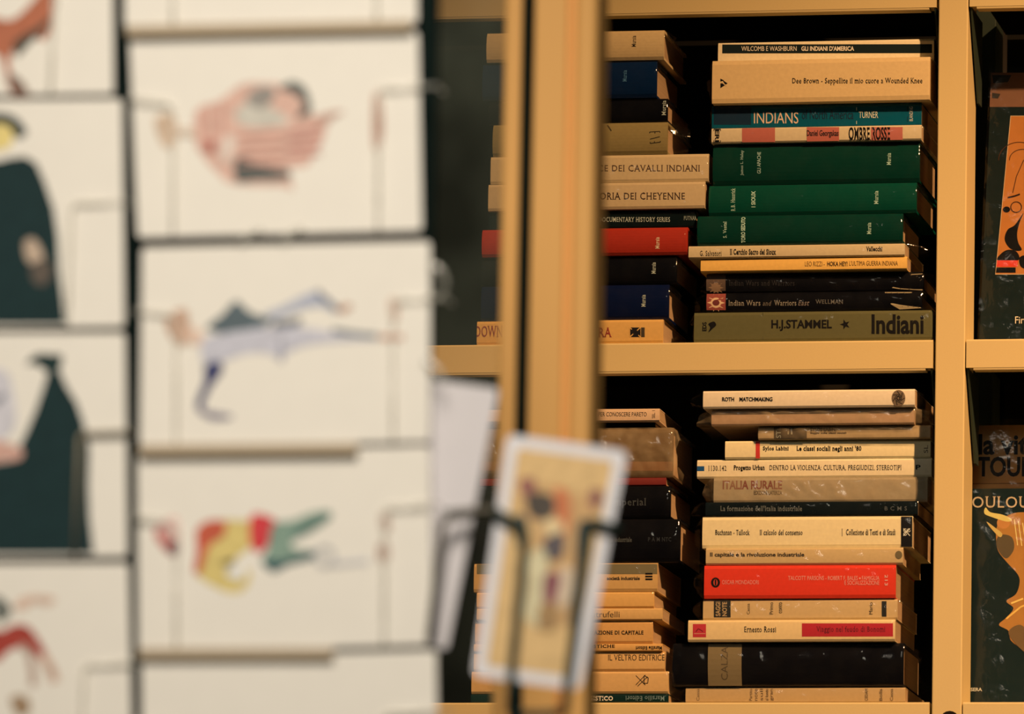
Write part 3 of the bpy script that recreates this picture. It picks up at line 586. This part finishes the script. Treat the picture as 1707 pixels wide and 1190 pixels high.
card('postcard','cream portrait postcard with legs in rust red, highest in narrow column','postcard',[(-140,-230),(186,-232),(189,156),(-138,160)],YR,CARD,tr(0,0,.4703,[
    ('p',[(-60,60),(40,70),(120,0),(150,-40),(200,-40),(190,60),(160,140),(110,130),(70,170),(40,190),(40,260),(90,310),(100,340),(40,330),(0,200),(-60,180)],(176,104,72)),
    ('p',[(50,150),(110,110),(190,50),(200,0),(170,90),(110,150),(60,200)],(78,72,58)),('p',[(30,260),(80,290),(100,340),(50,335)],(120,92,74))]),G1)
BK = (24,46,44)
card('postcard','portrait postcard of a figure in a black cloak with yellow face','postcard',[(-138,168),(203,165),(207,544),(-136,548)],YR-.001,CARD,tr(0,0,.4703,[
    ('p',[(-80,420),(0,400),(60,420),(95,470),(60,490),(20,450),(-60,470)],(44,56,52)),('p',[(-60,450),(20,440),(50,480),(20,530),(-60,520)],(226,200,120)),
    ('q',[(-120,640),(-40,580),(40,560),(90,555),(130,580),(160,650),(190,740),(205,840),(210,960),(225,1080),(232,1150),(-120,1150)],BK),
    ('p',[(85,860),(120,845),(150,890),(150,930),(100,930)],(190,164,134)),('p',[(110,940),(160,920),(185,960),(160,1010),(120,1000)],(96,84,70))]),G1)
card('postcard','portrait postcard of a black cloaked figure with a tricorn hat facing a pale dress','postcard',[(-136,556),(208,555),(212,927),(-134,930)],YR,CARD,tr(0,540,.3361,[
    ('q',[(-60,1140),(-60,700),(60,680),(130,540),(180,420),(220,300),(240,230),(290,220),(330,310),(380,390),(415,490),(445,620),(440,800),(445,960),(465,1140)],BK),
    ('p',[(130,200),(180,150),(250,150),(310,160),(290,230),(240,240),(180,200)],(30,50,46)),('p',[(-80,250),(20,230),(60,300),(80,480),(30,560),(-80,560)],(206,198,190)),('p',[(-60,580),(40,590),(110,620),(100,670),(20,680),(-60,690)],(206,160,136)),('l',[(20,350),(-30,400)],(130,130,130),30)]),G1)
card('postcard','portrait postcard of a figure with bent red sleeve, lowest in narrow column','postcard',[(-134,941),(214,939),(221,1322),(-132,1326)],YR-.001,CARD,tr(0,900,.2437,[
    ('p',[(-60,640),(20,620),(100,580),(190,590),(250,660),(300,740),(320,800),(290,820),(230,770),(150,730),(60,760),(0,820),(-60,820)],(166,66,52)),('l',[(290,790),(350,880),(380,970)],(200,160,130),60),('l',[(140,720),(200,760),(230,940),(220,1000)],(180,150,126),50),
    ('p',[(90,460),(160,390),(280,380),(380,400),(330,450),(240,430),(160,480)],(214,180,150)),('p',[(-40,380),(40,420),(80,480),(20,560),(-40,520)],(110,110,96)),('p',[(70,1090),(130,1060),(200,1090),(200,1180),(120,1200)],(160,130,96))]),G1)
card('tall_card','pale lilac grey tall card tilted beside the wide column, behind a grey wire','card',[(640,622),(831,648),(745,1082),(556,1056)],YR+.012,(214,203,190),[],'narrow tilted cards at the side of the rack')
card('tall_card','tilted tarot like card with white border and tan picture hanging before the jamb','card',[(846,724),(1046,752),(967,1150),(788,1126)],YR,(228,220,208),tr(690,690,.4204,[('p',[(440,300),(560,280),(640,320),(730,320),(700,480),(640,620),(650,800),(560,850),(480,850),(430,760),(450,600),(480,460),(420,380)],(204,160,104)),
    ('p',[(420,260),(480,260),(470,330),(430,320)],(150,96,84)),('p',[(700,300),(750,310),(730,380),(700,360)],(140,92,80)),
    ('p',[(450,320),(540,320),(560,380),(520,420),(460,400)],(86,76,64)),('p',[(560,300),(610,310),(620,400),(600,480),(570,420)],(204,120,76)),('p',[(510,430),(580,420),(590,470),(540,490)],(226,196,140)),
    ('p',[(510,510),(590,470),(590,560),(540,580)],(98,88,84)),('p',[(460,560),(520,540),(540,700),(500,840),(440,800),(450,680)],(214,198,150)),('p',[(580,620),(630,620),(620,740),(570,760)],(212,186,150)),
    ('p',[(520,640),(580,640),(560,740),(520,770)],(140,84,84)),('p',[(650,440),(700,440),(680,640),(640,840),(615,820),(640,620)],(72,78,70)),('p',[(500,760),(570,760),(560,850),(500,850)],(166,130,84)),
    ('p',[(400,400),(450,420),(440,500),(410,520)],(88,86,74))]),'narrow tilted cards at the side of the rack',border=(19,(220,180,118)),rad=14)

rack = empty('postcard_rack', (W(450, 600, YR+.05).x, YR+.12, 0)); R0 = rack.location.copy()
tag(rack, 'dark postcard rack with grey wire holders standing in front of the window', 'rack')
DARK = mat((.006,.012,.011), .7, .1, 60, .03, 'dark_rack_board', .02); WIRE = mat(lin(150,140,122), .45, .05, 200, 0, 'grey_wire'); WIREL = film_mat('pale_clip', .42, .06, haze=(.88,.85,.78), rough=.2, bump=0)
WIRED = mat(lin(34,50,46), .5, .05, 200, 0, 'dark_wire'); CARD_SHADE = mat(day(178,156,122), .6, .05, 80, 0, 'shaded_card_strip')
def rpart(b, name, smooth=True, par=rack):
    o = b.build(name, None, None, smooth); o.data.transform(Matrix.Translation(-R0)); o.parent = par; return o
p0, p1 = W(-160, 600, YR+.02), W(722, 300, YR+.02)
b = MB(); b.bevelbox(p0.x, p1.x, YR+.02, YR+.032, W(300,1480,YR).z, W(300,-330,YR).z, DARK, .002); rpart(b, 'back_board', False)
b = MB(); b.tube([(R0.x,YR+.12,0),(R0.x,YR+.12,2.0)], .02, DARK, 16); rpart(b, 'pole')
b = MB(); b.tube([(R0.x,YR+.12,0.0),(R0.x,YR+.12,.02)], .22, DARK, 32); rpart(b, 'base', False)
b = MB(); b.box(R0.x-.012, R0.x+.012, YR+.031, YR+.125, W(300,400,YR).z-.02, W(300,400,YR).z+.02, DARK); rpart(b, 'mounting_bracket', False)
def bend(pts, n=6, rr=14):
    """Rounds the corners of a pixel polyline."""
    out = [pts[0]]
    for a, p, d in zip(pts, pts[1:], pts[2:]):
        a, p, d = Vector(a), Vector(p), Vector(d); u, v = (a-p), (d-p); k = min(rr, u.length/2, v.length/2); u = u.normalized()*k; v = v.normalized()*k
        for t in range(n+1):
            q = t/n; out.append(tuple(p+u*(1-q)**2+v*q**2))
    return out+[pts[-1]]
def holder(lines, m, Y, r=.0014, name='wire_holder', tail=True):
    for L in lines:
        b = MB(); P = [W(*p, Y) for p in bend(L)]
        if tail: P.append(P[-1]+Vector((0,.024,0)))
        b.tube(P, r, m, 8); rpart(b, name)
YW = YR-.0032
for (yb, ym, xl, xr, xa, xb) in ((44,-150,288,628,206,722),(392,147,288,630,216,728),(742,500,294,655,222,742),(1084,845,294,640,226,728),(1430,1190,296,640,232,742)):
    holder([[(xl,yb),(xl,ym+25),(xa,ym+18)],[(xr,yb-6),(xr,ym),(xb,ym-4)]], WIREL, YW)
for (yb, ym, xl, xa, m) in ((160,-60,92,202,WIREL),(546,338,120,212,WIREL),(928,722,132,218,WIRE),(1325,1108,140,224,WIREL)):
    holder([[(xl-8,yb),(xl,ym),(xa,ym-2)]], m, YW)
holder([[(716,1065),(738,868),(772,852),(830,850)]], mat(lin(96,90,80), .45, .05, 200, 0, 'grey_wire_dark'), YR-.002, .0026, tail=False)
holder([[(850,1190),(852,1130),(876,882),(824,852)],[(940,1190),(946,1140),(982,868),(1032,882)]], WIRED, YW, .0032, tail=False)
b = MB(); b.tube([W(760,853,YR+.010), W(830,852,YR+.010), W(1010,875,YR+.010)], .002, WIRED); b.tube([W(850,1189,YW),W(895,1192,YR),W(940,1189,YW)], .003, WIRED); b.tube([W(715,855,YR+.02),W(770,853,YR+.008)], .002, WIRED); rpart(b, 'hanging_wire')
for (yt, xa, xb) in ((49,216,690),(750,238,600),(1090,236,560)):  # beige strips paint the shaded cards behind the row gaps
    b = MB(); q0, q1 = W(xa,yt+7,YR+.004), W(xb,yt-3,YR+.004)
    b.box(q0.x, q1.x, YR-.005, YR-.0035, W((xa+xb)/2,yt+9,YR).z, W((xa+xb)/2,yt-9,YR).z, CARD_SHADE); rpart(b, 'shaded_card_strip', False)
for pts in ([(716,440),(734,446),(745,470),(738,492),(722,500)],[(706,600),(722,606),(736,622),(738,640)],[(400,402),(420,388),(436,380)],[(470,400),(490,386),(505,380)]):
    b = MB(); b.tube([W(*p, YR-.004) for p in bend(pts, 4, 10)], .0018, CLEAR); rpart(b, 'clear_loop')
